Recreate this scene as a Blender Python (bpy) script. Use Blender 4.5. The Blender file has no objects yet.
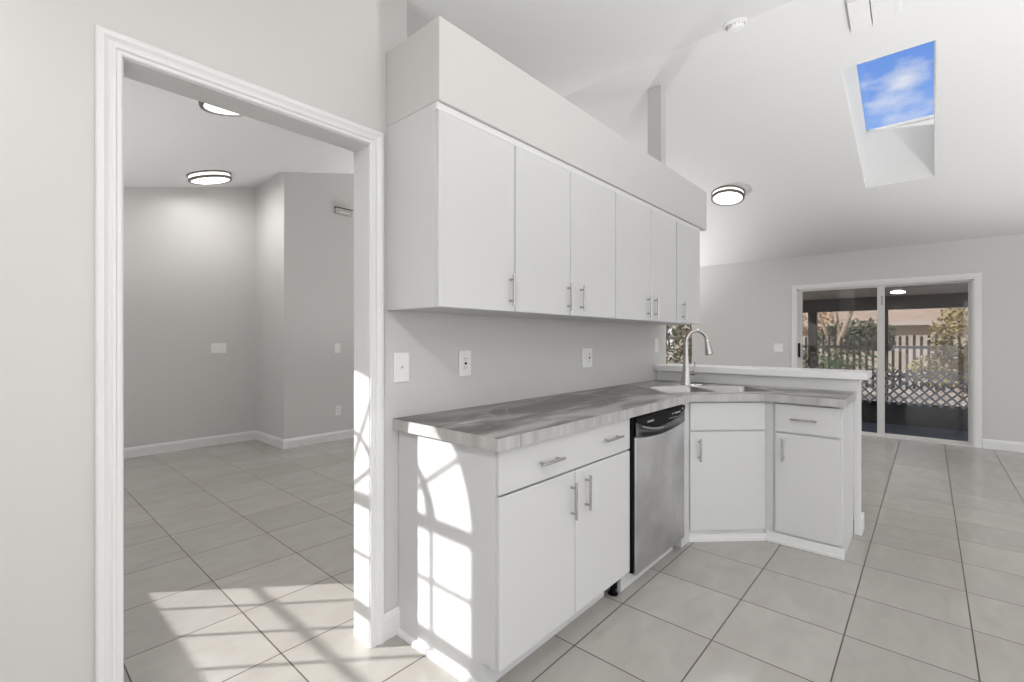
import bpy, bmesh, math, random
from mathutils import Vector, Matrix
random.seed(7)
S = bpy.context.scene
COL = S.collection
PI = math.pi

# ------------------------------------------------------------------ camera, exposure
YAW = math.radians(41.596)
FPX, HORIZ = 469.4, 339.7
cam_d = bpy.data.cameras.new('camera')
cam = bpy.data.objects.new('camera', cam_d); COL.objects.link(cam)
cam.location = (1.6935, -2.007, 1.247)
cam.rotation_euler = (PI/2, 0, YAW)
cam_d.sensor_width = 36.0
cam_d.lens = FPX/1024*36.0
cam_d.shift_y = -(341.0-HORIZ)/1024
cam_d.clip_start = 0.02; cam_d.clip_end = 300
S.camera = cam
S.view_settings.view_transform = 'Standard'
S.view_settings.look = 'None'
S.view_settings.gamma = 1.0
S.view_settings.use_curve_mapping = False
S.view_settings.exposure = 0.0

# light levels: sky, sun, then watts of each lamp
POW = dict(sky=2.35, sun=8.8, side=7.5, great=9.0, kitchen=2.0, great2=3.0, uk=390.0, ug=215.0, us=170.0, uj=25.0, ul=540.0, kb=13.0, kb2=6.0, ub=10.0)
BACK_OPEN, RIGHT_OPEN = True, True
# ------------------------------------------------------------------ world (blue sky, white clouds), sun
W = bpy.data.worlds.new('sky'); S.world = W; W.use_nodes = True
nt = W.node_tree; nt.nodes.clear()
def N(t, **k):
    n = nt.nodes.new(t)
    for a, v in k.items(): setattr(n, a, v)
    return n
out = N('ShaderNodeOutputWorld'); bg = N('ShaderNodeBackground')
tc = N('ShaderNodeTexCoord'); sep = N('ShaderNodeSeparateXYZ')
nt.links.new(tc.outputs['Generated'], sep.inputs[0])
ramp = N('ShaderNodeValToRGB')
ramp.color_ramp.elements[0].position = 0.0; ramp.color_ramp.elements[0].color = (0.88, 0.87, 0.85, 1)
ramp.color_ramp.elements[1].position = 0.50; ramp.color_ramp.elements[1].color = (0.10, 0.27, 0.80, 1)
e = ramp.color_ramp.elements.new(0.33); e.color = (0.27, 0.46, 0.92, 1)
e = ramp.color_ramp.elements.new(0.26); e.color = (0.86, 0.84, 0.80, 1)
nt.links.new(sep.outputs['Z'], ramp.inputs[0])
noi = N('ShaderNodeTexNoise'); noi.inputs['Scale'].default_value = 9.0; noi.inputs['Detail'].default_value = 7; noi.inputs['Roughness'].default_value = 0.52
mp = N('ShaderNodeMapping'); mp.inputs['Scale'].default_value = (1, 1, 2.0); mp.inputs['Location'].default_value = (0.35, 0.1, 0.0)
nt.links.new(tc.outputs['Generated'], mp.inputs[0]); nt.links.new(mp.outputs[0], noi.inputs['Vector'])
# the bank of cloud seen through the skylight
dv = N('ShaderNodeVectorMath', operation='DISTANCE'); dv.inputs[1].default_value = (-0.030, 0.920, 0.391)
nt.links.new(tc.outputs['Generated'], dv.inputs[0])
blob = N('ShaderNodeMapRange'); blob.inputs[1].default_value = 0.0; blob.inputs[2].default_value = 0.085; blob.inputs[3].default_value = 0.20; blob.inputs[4].default_value = 0.0
nt.links.new(dv.outputs['Value'], blob.inputs[0])
add = N('ShaderNodeMath', operation='ADD'); nt.links.new(noi.outputs[0], add.inputs[0]); nt.links.new(blob.outputs[0], add.inputs[1])
cr = N('ShaderNodeMapRange'); cr.inputs[1].default_value = 0.60; cr.inputs[2].default_value = 0.82
nt.links.new(add.outputs[0], cr.inputs[0])
haze = N('ShaderNodeMapRange', interpolation_type='SMOOTHSTEP'); haze.inputs[1].default_value = 0.60; haze.inputs[2].default_value = 0.84
nt.links.new(sep.outputs['Y'], haze.inputs[0])
hz = N('ShaderNodeMix', data_type='RGBA'); hz.inputs[6].default_value = (0.785, 0.80, 0.825, 1)
nt.links.new(haze.outputs[0], hz.inputs[0]); nt.links.new(ramp.outputs[0], hz.inputs[7])
mx = N('ShaderNodeMix', data_type='RGBA'); mx.inputs[7].default_value = (0.93, 0.94, 0.95, 1)
nt.links.new(cr.outputs[0], mx.inputs[0]); nt.links.new(hz.outputs[2], mx.inputs[6])
nt.links.new(mx.outputs[2], bg.inputs['Color']); bg.inputs['Strength'].default_value = POW['sky']
nt.links.new(bg.outputs[0], out.inputs[0])

SUN_AZ, SUN_TAN = math.radians(47.0), 0.375
sd = bpy.data.lights.new('sun', 'SUN'); sd.energy = POW['sun']; sd.angle = math.radians(0.5); sd.color = (1.0, 0.985, 0.965)
sun = bpy.data.objects.new('sun', sd); COL.objects.link(sun)
trav = Vector((math.cos(SUN_AZ), math.sin(SUN_AZ), -SUN_TAN)).normalized()
sun.rotation_euler = trav.to_track_quat('-Z', 'Y').to_euler(); sun.location = (-6, -8, 5)


# ------------------------------------------------------------------ materials
def mat(name, col, rough=0.5, metal=0.0, spec=0.5, bump=None, var=None, emit=None, coat=0.0, aniso=0.0):
    m = bpy.data.materials.new(name); m.use_nodes = True
    t = m.node_tree; b = t.nodes['Principled BSDF']
    b.inputs['Base Color'].default_value = (*col, 1); b.inputs['Roughness'].default_value = rough
    b.inputs['Metallic'].default_value = metal; b.inputs['Specular IOR Level'].default_value = spec
    b.inputs['Coat Weight'].default_value = coat
    geo = t.nodes.new('ShaderNodeNewGeometry')
    if var:                                             # (scale, amount)
        n = t.nodes.new('ShaderNodeTexNoise'); n.inputs['Scale'].default_value = var[0]; n.inputs['Detail'].default_value = 4
        t.links.new(geo.outputs['Position'], n.inputs['Vector'])
        r = t.nodes.new('ShaderNodeMapRange'); r.inputs[3].default_value = 1-var[1]; r.inputs[4].default_value = 1+var[1]
        t.links.new(n.outputs[0], r.inputs[0])
        h = t.nodes.new('ShaderNodeVectorMath'); h.operation = 'SCALE'; h.inputs[0].default_value = col
        t.links.new(r.outputs[0], h.inputs['Scale']); t.links.new(h.outputs[0], b.inputs['Base Color'])
    if bump:                                            # (scale, strength, distance)
        n = t.nodes.new('ShaderNodeTexNoise'); n.inputs['Scale'].default_value = bump[0]; n.inputs['Detail'].default_value = 3
        t.links.new(geo.outputs['Position'], n.inputs['Vector'])
        q = t.nodes.new('ShaderNodeBump'); q.inputs['Strength'].default_value = bump[1]; q.inputs['Distance'].default_value = bump[2]
        t.links.new(n.outputs[0], q.inputs['Height']); t.links.new(q.outputs[0], b.inputs['Normal'])
    if emit: b.inputs['Emission Color'].default_value = (*emit[0], 1); b.inputs['Emission Strength'].default_value = emit[1]
    return m

M = {}
M['wall'] = mat('wall_paint', (0.605, 0.592, 0.580), 0.34, spec=0.45, bump=(160, 0.10, 0.002), var=(1.3, 0.012))
M['ceil'] = mat('ceiling_paint', (0.70, 0.70, 0.697), 0.85, spec=0.2, bump=(75, 0.30, 0.004))
M['trim'] = mat('trim_paint', (0.745, 0.745, 0.74), 0.32)
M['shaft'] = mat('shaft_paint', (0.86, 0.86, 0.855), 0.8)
M['cab'] = mat('cabinet_white', (0.635, 0.637, 0.636), 0.38, var=(3, 0.008))
M['cabin'] = mat('cabinet_inside', (0.5, 0.48, 0.45), 0.7)
M['dark'] = mat('dark_gap', (0.02, 0.02, 0.02), 0.6)
M['chrome'] = mat('brushed_nickel', (0.50, 0.488, 0.47), 0.24, metal=1)
M['nickel_dark'] = mat('satin_nickel_dark', (0.22, 0.20, 0.18), 0.35, metal=1)
M['steel'] = None
M['plate'] = mat('switch_plate', (0.82, 0.82, 0.80), 0.3)
M['plate_grey'] = mat('painted_plate', (0.46, 0.45, 0.43), 0.4)
M['black'] = mat('black_plastic', (0.008, 0.008, 0.009), 0.45, spec=0.05)
M['ledgrey'] = mat('panel_marks', (0.45, 0.45, 0.46), 0.5)
M['diff'] = mat('lamp_diffuser', (0.9, 0.88, 0.85), 0.4, emit=((1.0, 0.97, 0.93), 2.2))
M['drum'] = mat('lamp_drum_glass', (0.9, 0.88, 0.85), 0.4, emit=((1.0, 0.93, 0.89), 1.6))
M['alu'] = mat('white_aluminium', (0.62, 0.61, 0.59), 0.35, metal=0.0)
M['bar'] = mat('bar_top_laminate', (0.83, 0.83, 0.825), 0.28)

def nodes(name):
    m = bpy.data.materials.new(name); m.use_nodes = True
    return m, m.node_tree, m.node_tree.nodes['Principled BSDF']

def mth(t, op, a, b=None, c=None, clamp=False):
    n = t.nodes.new('ShaderNodeMath'); n.operation = op; n.use_clamp = clamp
    for i, v in enumerate((a, b, c)):
        if v is None: continue
        if isinstance(v, (int, float)): n.inputs[i].default_value = v
        else: t.links.new(v, n.inputs[i])
    return n.outputs[0]

def tile_mat(name, ox, px, oy, py):
    m, t, b = nodes(name)
    geo = t.nodes.new('ShaderNodeNewGeometry'); sp = t.nodes.new('ShaderNodeSeparateXYZ'); t.links.new(geo.outputs['Position'], sp.inputs[0])
    u = mth(t, 'DIVIDE', mth(t, 'SUBTRACT', sp.outputs[0], ox), px)
    v = mth(t, 'DIVIDE', mth(t, 'SUBTRACT', sp.outputs[1], oy), py)
    fu = mth(t, 'MULTIPLY', mth(t, 'ABSOLUTE', mth(t, 'SUBTRACT', u, mth(t, 'ROUND', u))), px)
    fv = mth(t, 'MULTIPLY', mth(t, 'ABSOLUTE', mth(t, 'SUBTRACT', v, mth(t, 'ROUND', v))), py)
    d = mth(t, 'MINIMUM', fu, fv)
    g = t.nodes.new('ShaderNodeMapRange'); g.interpolation_type = 'SMOOTHSTEP'
    g.inputs[1].default_value = 0.0021; g.inputs[2].default_value = 0.0036; t.links.new(d, g.inputs[0])     # 0 in grout, 1 on tile
    cmb = t.nodes.new('ShaderNodeCombineXYZ'); t.links.new(mth(t, 'FLOOR', u), cmb.inputs[0]); t.links.new(mth(t, 'FLOOR', v), cmb.inputs[1])
    wn = t.nodes.new('ShaderNodeTexWhiteNoise'); wn.noise_dimensions = '2D'; t.links.new(cmb.outputs[0], wn.inputs['Vector'])
    off = t.nodes.new('ShaderNodeVectorMath'); off.operation = 'SCALE'; off.inputs['Scale'].default_value = 9.0; t.links.new(wn.outputs['Color'], off.inputs[0])
    ad = t.nodes.new('ShaderNodeVectorMath'); ad.operation = 'ADD'; t.links.new(geo.outputs['Position'], ad.inputs[0]); t.links.new(off.outputs[0], ad.inputs[1])
    mpg = t.nodes.new('ShaderNodeMapping'); mpg.inputs['Scale'].default_value = (5.5, 2.6, 1); mpg.inputs['Rotation'].default_value = (0, 0, 0.6); t.links.new(ad.outputs[0], mpg.inputs[0])
    n1 = t.nodes.new('ShaderNodeTexNoise'); n1.inputs['Scale'].default_value = 1.6; n1.inputs['Detail'].default_value = 6; n1.inputs['Distortion'].default_value = 0.8; t.links.new(mpg.outputs[0], n1.inputs['Vector'])
    rr = t.nodes.new('ShaderNodeValToRGB'); t.links.new(n1.outputs[0], rr.inputs[0])
    rr.color_ramp.elements[0].position = 0.3; rr.color_ramp.elements[0].color = (0.380, 0.360, 0.331, 1)
    rr.color_ramp.elements[1].position = 0.75; rr.color_ramp.elements[1].color = (0.430, 0.413, 0.384, 1)
    k = t.nodes.new('ShaderNodeMapRange'); k.inputs[3].default_value = 0.94; k.inputs[4].default_value = 1.05; t.links.new(wn.outputs['Value'], k.inputs[0])
    sc = t.nodes.new('ShaderNodeVectorMath'); sc.operation = 'SCALE'; t.links.new(rr.outputs[0], sc.inputs[0]); t.links.new(k.outputs[0], sc.inputs['Scale'])
    mxx = t.nodes.new('ShaderNodeMix'); mxx.data_type = 'RGBA'; mxx.inputs[6].default_value = (0.105, 0.088, 0.072, 1)
    t.links.new(g.outputs[0], mxx.inputs[0]); t.links.new(sc.outputs[0], mxx.inputs[7]); t.links.new(mxx.outputs[2], b.inputs['Base Color'])
    ro = t.nodes.new('ShaderNodeMapRange'); ro.inputs[3].default_value = 0.8; ro.inputs[4].default_value = 0.19; t.links.new(g.outputs[0], ro.inputs[0]); t.links.new(ro.outputs[0], b.inputs['Roughness'])
    n2 = t.nodes.new('ShaderNodeTexNoise'); n2.inputs['Scale'].default_value = 9; n2.inputs['Detail'].default_value = 3; t.links.new(geo.outputs['Position'], n2.inputs['Vector'])
    hh = mth(t, 'ADD', mth(t, 'MULTIPLY', g.outputs[0], 1.0), mth(t, 'MULTIPLY', n2.outputs[0], 0.35))
    bp = t.nodes.new('ShaderNodeBump'); bp.inputs['Strength'].default_value = 0.35; bp.inputs['Distance'].default_value = 0.002
    t.links.new(hh, bp.inputs['Height']); t.links.new(bp.outputs[0], b.inputs['Normal'])
    b.inputs['Specular IOR Level'].default_value = 0.5
    return m
M['tile'] = tile_mat('kitchen_floor_tile', 0.613, 0.4066, 0.0, 0.4066)
M['tile2'] = tile_mat('side_room_floor_tile', 0.19, 0.4213, -1.22, 0.4290)

def marble_mat(name, edge):
    """grey laminate: long dark and mid-grey drifts, pale veins, a paler drift along the front"""
    m, t, b = nodes(name)
    geo = t.nodes.new('ShaderNodeNewGeometry'); sp = t.nodes.new('ShaderNodeSeparateXYZ'); t.links.new(geo.outputs['Position'], sp.inputs[0])
    cb_ = t.nodes.new('ShaderNodeCombineXYZ')
    t.links.new(sp.outputs[1], cb_.inputs[0]); t.links.new(sp.outputs[0], cb_.inputs[1]); t.links.new(sp.outputs[2], cb_.inputs[2])
    sw = t.nodes.new('ShaderNodeMix'); sw.data_type = 'VECTOR'; t.links.new(mth(t, 'GREATER_THAN', sp.outputs[0], 0.80), sw.inputs[0])
    t.links.new(geo.outputs['Position'], sw.inputs[4]); t.links.new(cb_.outputs[0], sw.inputs[5])
    mpg = t.nodes.new('ShaderNodeMapping'); t.links.new(sw.outputs[1] if not edge else geo.outputs['Position'], mpg.inputs[0])
    mpg.inputs['Scale'].default_value = (6.0, 1.6, 3.0) if not edge else (7, 7, 1.0); mpg.inputs['Rotation'].default_value = (0, 0, -0.14)
    n1 = t.nodes.new('ShaderNodeTexNoise'); n1.inputs['Scale'].default_value = 1.2 if not edge else 2.2; n1.inputs['Detail'].default_value = 5; n1.inputs['Roughness'].default_value = 0.5; n1.inputs['Distortion'].default_value = 0.7
    t.links.new(mpg.outputs[0], n1.inputs['Vector'])
    rr = t.nodes.new('ShaderNodeValToRGB'); cr_ = rr.color_ramp
    if edge:
        t.links.new(n1.outputs[0], rr.inputs[0])
        cr_.elements[0].position = 0.3; cr_.elements[0].color = (0.36, 0.35, 0.335, 1); cr_.elements[1].position = 0.62; cr_.elements[1].color = (0.49, 0.485, 0.47, 1)
        t.links.new(rr.outputs[0], b.inputs['Base Color']); b.inputs['Roughness'].default_value = 0.3; return m
    # paler drift near the front edge of the run
    n3 = t.nodes.new('ShaderNodeTexNoise'); n3.inputs['Scale'].default_value = 2.1; n3.inputs['Detail'].default_value = 2; t.links.new(geo.outputs['Position'], n3.inputs['Vector'])
    dx = mth(t, 'ADD', sp.outputs[0], mth(t, 'MULTIPLY', mth(t, 'SUBTRACT', n3.outputs[0], 0.5), 0.55))
    dr_ = t.nodes.new('ShaderNodeMapRange'); dr_.interpolation_type = 'SMOOTHSTEP'; dr_.inputs[1].default_value = 0.40; dr_.inputs[2].default_value = 0.52; dr_.inputs[4].default_value = 0.075
    t.links.new(dx, dr_.inputs[0])
    t.links.new(mth(t, 'ADD', n1.outputs[0], dr_.outputs[0]), rr.inputs[0])
    cr_.elements[0].position = 0.42; cr_.elements[0].color = (0.070, 0.066, 0.062, 1); cr_.elements[1].position = 0.66; cr_.elements[1].color = (0.40, 0.392, 0.376, 1)
    e_ = cr_.elements.new(0.48); e_.color = (0.100, 0.096, 0.091, 1)
    e_ = cr_.elements.new(0.55); e_.color = (0.165, 0.160, 0.153, 1)
    # thin pale veins
    mp2 = t.nodes.new('ShaderNodeMapping'); t.links.new(sw.outputs[1], mp2.inputs[0]); mp2.inputs['Scale'].default_value = (2.6, 0.8, 1.0); mp2.inputs['Rotation'].default_value = (0, 0, 0.22)
    n2 = t.nodes.new('ShaderNodeTexNoise'); n2.inputs['Scale'].default_value = 1.5; n2.inputs['Detail'].default_value = 4; n2.inputs['Distortion'].default_value = 1.0; t.links.new(mp2.outputs[0], n2.inputs['Vector'])
    v = t.nodes.new('ShaderNodeMapRange'); v.inputs[1].default_value = 0.0; v.inputs[2].default_value = 0.030; v.inputs[3].default_value = 0.75; v.inputs[4].default_value = 0.0
    t.links.new(mth(t, 'ABSOLUTE', mth(t, 'SUBTRACT', n2.outputs[0], 0.53)), v.inputs[0])
    mm = t.nodes.new('ShaderNodeMix'); mm.data_type = 'RGBA'; mm.inputs[7].default_value = (0.50, 0.49, 0.47, 1)
    t.links.new(mth(t, 'MULTIPLY', v.outputs[0], n3.outputs[0]), mm.inputs[0]); t.links.new(rr.outputs[0], mm.inputs[6])
    t.links.new(mm.outputs[2], b.inputs['Base Color']); b.inputs['Roughness'].default_value = 0.3
    return m
M['marble'] = marble_mat('grey_marble_laminate', False)
M['marble_edge'] = marble_mat('marble_laminate_edge', True)

def steel_mat():
    m, t, b = nodes('stainless_steel')
    geo = t.nodes.new('ShaderNodeNewGeometry')
    mp1 = t.nodes.new('ShaderNodeMapping'); mp1.inputs['Scale'].default_value = (1, 300, 3); t.links.new(geo.outputs['Position'], mp1.inputs[0])
    n1 = t.nodes.new('ShaderNodeTexNoise'); n1.inputs['Scale'].default_value = 1; t.links.new(mp1.outputs[0], n1.inputs['Vector'])
    n2 = t.nodes.new('ShaderNodeTexNoise'); n2.inputs['Scale'].default_value = 4; n2.inputs['Detail'].default_value = 6; t.links.new(geo.outputs['Position'], n2.inputs['Vector'])
    s = mth(t, 'ADD', mth(t, 'MULTIPLY', n1.outputs[0], 0.05), mth(t, 'MULTIPLY', mth(t, 'SUBTRACT', n2.outputs[0], 0.4), 0.55))
    c = t.nodes.new('ShaderNodeCombineColor'); v = mth(t, 'ADD', s, 0.50)
    for i in range(3): t.links.new(v, c.inputs[i])
    t.links.new(c.outputs[0], b.inputs['Base Color']); b.inputs['Metallic'].default_value = 1.0
    t.links.new(mth(t, 'ADD', mth(t, 'MULTIPLY', n2.outputs[0], 0.15), 0.33), b.inputs['Roughness'])
    b.inputs['Anisotropic'].default_value = 0.5
    return m
M['steel'] = steel_mat()
M['sink'] = mat('sink_steel', (0.42, 0.415, 0.405), 0.30, metal=1)

def glass_mat(name, tint, refl=1.0):
    m = bpy.data.materials.new(name); m.use_nodes = True; t = m.node_tree; t.nodes.clear()
    o = t.nodes.new('ShaderNodeOutputMaterial'); tr = t.nodes.new('ShaderNodeBsdfTransparent'); tr.inputs[0].default_value = (*tint, 1)
    gl = t.nodes.new('ShaderNodeBsdfGlossy'); gl.inputs['Roughness'].default_value = 0.0; gl.inputs['Color'].default_value = (refl, refl, refl, 1)
    fr = t.nodes.new('ShaderNodeLayerWeight'); fr.inputs['Blend'].default_value = 0.5
    sch = mth(t, 'ADD', mth(t, 'MULTIPLY', mth(t, 'POWER', fr.outputs['Facing'], 5.0), 0.94), 0.04)
    mxn = t.nodes.new('ShaderNodeMixShader'); t.links.new(sch, mxn.inputs[0]); t.links.new(tr.outputs[0], mxn.inputs[1]); t.links.new(gl.outputs[0], mxn.inputs[2])
    t.links.new(mxn.outputs[0], o.inputs[0]); return m
M['glass'] = glass_mat('door_glass', (0.66, 0.665, 0.68))
M['clear'] = glass_mat('clear_glass', (0.95, 0.95, 0.95))
M['sky_glass'] = glass_mat('tinted_skylight_glass', (0.40, 0.40, 0.40))

# ------------------------------------------------------------------ mesh helpers
def link(name, bm, m, parent=None, bevel=0, smooth=False, loc=None, rotz=0, seg=2):
    me = bpy.data.meshes.new(name); bmesh.ops.recalc_face_normals(bm, faces=bm.faces); bm.to_mesh(me); bm.free()
    for mm in (m if isinstance(m, (list, tuple)) else [m]): me.materials.append(M[mm] if isinstance(mm, str) else mm)
    o = bpy.data.objects.new(name, me); COL.objects.link(o)
    if parent: o.parent = parent
    if loc: o.location = loc
    if rotz: o.rotation_euler[2] = rotz
    if bevel:
        b = o.modifiers.new('bevel', 'BEVEL'); b.width = bevel; b.segments = seg; b.limit_method = 'ANGLE'; b.angle_limit = 0.6
    if smooth:
        for p in me.polygons: p.use_smooth = True
        try: me.set_sharp_from_angle(angle=0.7)
        except Exception: pass
    return o

def box(bm, x0, x1, y0, y1, z0, z1, mi=0):
    v = [bm.verts.new(p) for p in ((x0,y0,z0),(x1,y0,z0),(x1,y1,z0),(x0,y1,z0),(x0,y0,z1),(x1,y0,z1),(x1,y1,z1),(x0,y1,z1))]
    for f in ((3,2,1,0),(4,5,6,7),(0,1,5,4),(1,2,6,5),(2,3,7,6),(3,0,4,7)):
        q = bm.faces.new([v[i] for i in f]); q.material_index = mi
    return v

def mkbox(*a):
    bm = bmesh.new(); box(bm, *a); return bm

def prism(bm, pts, z0, z1, axis='z', mi=0):
    """polygon pts (a,b) extruded between z0 and z1 along axis; axis x: (y,z), y: (x,z), z: (x,y)"""
    def P(a, b, c): return {'x': (c, a, b), 'y': (a, c, b), 'z': (a, b, c)}[axis]
    lo = [bm.verts.new(P(a, b, z0)) for a, b in pts]; hi = [bm.verts.new(P(a, b, z1)) for a, b in pts]
    n = len(pts); fs = [bm.faces.new(lo[::-1]), bm.faces.new(hi)]
    for i in range(n): fs.append(bm.faces.new((lo[i], lo[(i+1) % n], hi[(i+1) % n], hi[i])))
    for f in fs: f.material_index = mi

def lathe(bm, prof, n=32, c=(0, 0, 0), cap=True, rot=None):
    rings = []
    R = rot or Matrix.Identity(3)
    for r, z in prof:
        rings.append([bm.verts.new(Vector(c) + R @ Vector((r*math.cos(2*PI*k/n), r*math.sin(2*PI*k/n), z))) for k in range(n)])
    for a, b in zip(rings, rings[1:]):
        for k in range(n): bm.faces.new((a[k], a[(k+1) % n], b[(k+1) % n], b[k]))
    if cap:
        if prof[0][0] > 1e-5: bm.faces.new(rings[0][::-1])
        if prof[-1][0] > 1e-5: bm.faces.new(rings[-1])

def tube(bm, pts, rad, n=12):
    pts = [Vector(p) for p in pts]; rings = []
    if isinstance(rad, (int, float)): rad = [rad]*len(pts)
    up = None
    for i, p in enumerate(pts):
        d = (pts[min(i+1, len(pts)-1)] - pts[max(i-1, 0)]).normalized()
        if up is None: up = d.orthogonal().normalized()
        up = (up - d*up.dot(d)).normalized(); s = d.cross(up)
        rings.append([bm.verts.new(p + (up*math.cos(2*PI*k/n) + s*math.sin(2*PI*k/n))*rad[i]) for k in range(n)])
    for a, b in zip(rings, rings[1:]):
        for k in range(n): bm.faces.new((a[k], a[(k+1) % n], b[(k+1) % n], b[k]))
    bm.faces.new(rings[0][::-1]); bm.faces.new(rings[-1])

def quadf(bm, *pts, mi=0):
    f = bm.faces.new([bm.verts.new(p) for p in pts]); f.material_index = mi; return f

def thing(name, label, cat, loc=(0, 0, 0), rotz=0, group=None):
    o = bpy.data.objects.new(name, None); COL.objects.link(o); o.empty_display_size = 0.1
    o.location = loc; o.rotation_euler[2] = rotz
    o['label'] = label; o['category'] = cat
    if group: o['group'] = group
    return o
def tag(o, label, cat, group=None, kind=None):
    o['label'] = label; o['category'] = cat
    if group: o['group'] = group
    if kind: o['kind'] = kind
    return o
def struct(o, label=None):
    o['kind'] = 'structure'
    if label: o['label'] = label
    return o

# ------------------------------------------------------------------ room constants
YF, WT = 5.63, 2.42                      # far wall, its height at the ceiling
SS, SN = 0.2405, 0.25                    # slopes of the vaulted ceiling, towards the ridge
YR = (WT + SN*YF - 3.095)/(SS+SN); ZR = 3.095 + SS*YR
def zs(y): return 3.095 + SS*y if y < YR else WT + SN*(YF-y)
YB = -2.8                                # wall behind the camera, with the arched window
XL, XJ, YJ = -4.62, -3.805, 0.27        # side room outer wall, jog
XR = 4.9                                 # right wall
TH = 0.115

# floors
struct(link('floor', mkbox(-0.0575, XR+0.1, YB-0.1, YF+0.06, -0.1, 0), 'tile'), 'beige square tile floor of the kitchen and great room')
struct(link('floor', mkbox(XL-0.1, -0.0575, YB-0.1, YF+0.06, -0.1, 0), 'tile2'), 'beige square tile floor of the room through the doorway')

# walls ------------------------------------------------------------
DY0, DY1, DZ = -1.748, -0.968, 2.04      # doorway
bm = bmesh.new()
for (a, b, z0) in ((YB, DY0, 0), (DY0, DY1, DZ), (DY1, -0.786, 0)):
    prism(bm, [(a, z0), (b, z0), (b, zs(b)+0.02), (a, zs(a)+0.02)], -TH, 0, 'x')
box(bm, -TH, 0, -0.786, 1.90, 0, 2.446)
struct(link('wall_left', bm, 'wall'), 'grey wall with the cased doorway and the kitchen backsplash')
# soffit
struct(link('soffit', mkbox(0, 0.343, -0.889, 1.90, 2.134, 2.446), 'wall', bevel=0.004), 'long boxed soffit above the wall cabinets')
# chase post from the soffit up to the ceiling
bm = bmesh.new(); prism(bm, [(1.765, 2.446), (1.86, 2.446), (1.86, zs(1.86)+0.02), (1.765, zs(1.765)+0.02)], -0.105, 0.017, 'x')
struct(link('post', bm, 'wall', bevel=0.003), 'square grey post between soffit and ceiling')
# far wall with door and a window
fd = (0.302, 2.085, 1.955)               # sliding door rough opening x0 x1 ztop
fw = (-2.15, -1.18, 0.80, 2.0)           # window
bm = bmesh.new()
def fseg(x0, x1, z0, z1): box(bm, x0, x1, YF, YF+0.14, z0, z1)
fseg(XJ-0.1, fw[0], 0, WT+0.03); fseg(fw[0], fw[1], 0, fw[2]); fseg(fw[0], fw[1], fw[3], WT+0.03); fseg(fw[1], fd[0], 0, WT+0.03)
fseg(fd[0], fd[1], fd[2], WT+0.03); fseg(fd[1], XR+0.1, 0, WT+0.03)
struct(link('wall_far', bm, 'wall'), 'grey far wall around the sliding glass door')
# side room outer walls
bm = bmesh.new(); prism(bm, [(YB, 0), (YJ, 0), (YJ, zs(YJ)+0.02), (YB, zs(YB)+0.02)], XL-0.1, XL, 'x')
struct(link('wall_outer', bm, 'wall'), 'grey end wall of the room through the doorway')
bm = bmesh.new(); prism(bm, [(YJ, 0), (YF, 0), (YF, zs(YF)+0.02), (YR, ZR+0.02), (YJ, zs(YJ)+0.02)], XL-0.1, XJ, 'x')
struct(link('wall_jog', bm, 'wall', bevel=0.004), 'grey wall stepping forward in the room through the doorway')

bm = bmesh.new()
RO = [(-1.6, 0.9), (2.2, 5.2)]  # unseen openings added so sky light fills the room from the right
prism(bm, [(YB, 2.2), (YF, 2.2), (YF, WT+0.02), (YR, ZR+0.02), (YB, zs(YB)+0.02)], XR, XR+0.12, 'x')
for a, b in ((YB, RO[0][0]), (RO[0][1], RO[1][0]), (RO[1][1], YF)): box(bm, XR, XR+0.12, a, b, 0, 2.2)
if not RIGHT_OPEN:
    for a, b in RO: box(bm, XR, XR+0.12, a, b, 0, 2.2)
struct(link('wall_right', bm, 'wall'), 'grey right wall with two wide unseen openings added for sky light')
# back wall with the arched window ---------------------------------
c47 = math.cos(SUN_AZ)/math.sin(SUN_AZ); rise = (-0.83-(YB-0.03))/math.sin(SUN_AZ)*SUN_TAN
UX = (YB-0.03)*c47                       # window coordinate u -> world x
AC, AR = 0.70+UX, 0.585                  # arch centre, rough radius
Z0, Z1 = -0.365+rise, 0.50+rise          # sill, spring line
bm = bmesh.new()
ztop = zs(YB)+0.02
YA, YB2 = YB-0.10, YB
def yp(pts): prism(bm, pts, YA, YB2, 'y')
yp([(XL-0.1, 0), (AC-AR, 0), (AC-AR, ztop), (XL-0.1, ztop)])
BW = (2.35, 4.8, 0.15, 2.22)           # unseen opening added behind the camera to let in fill light
if BACK_OPEN:
    LW = (0.95, 2.25, 0.12, 1.10)    # low unseen opening added beside it for more fill
    yp([(AC+AR, 0), (LW[0], 0), (LW[0], ztop), (AC+AR, ztop)]); yp([(LW[0], 0), (LW[1], 0), (LW[1], LW[2]), (LW[0], LW[2])]); yp([(LW[0], LW[3]), (LW[1], LW[3]), (LW[1], ztop), (LW[0], ztop)]); yp([(LW[1], 0), (BW[0], 0), (BW[0], ztop), (LW[1], ztop)]); yp([(BW[1], 0), (XR+0.1, 0), (XR+0.1, ztop), (BW[1], ztop)])
    yp([(BW[0], 0), (BW[1], 0), (BW[1], BW[2]), (BW[0], BW[2])]); yp([(BW[0], BW[3]), (BW[1], BW[3]), (BW[1], ztop), (BW[0], ztop)])
else:
    yp([(AC+AR, 0), (XR+0.1, 0), (XR+0.1, ztop), (AC+AR, ztop)])
yp([(AC-AR, 0), (AC+AR, 0), (AC+AR, Z0), (AC-AR, Z0)])
arc = [(AC+AR*math.cos(PI*k/28), Z1+AR*math.sin(PI*k/28)) for k in range(29)]
for (a, b) in zip(arc, arc[1:]): yp([a, (a[0], ztop), (b[0], ztop), b])
struct(link('wall_back', bm, 'wall'), 'wall behind the camera with the arched window')
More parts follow.
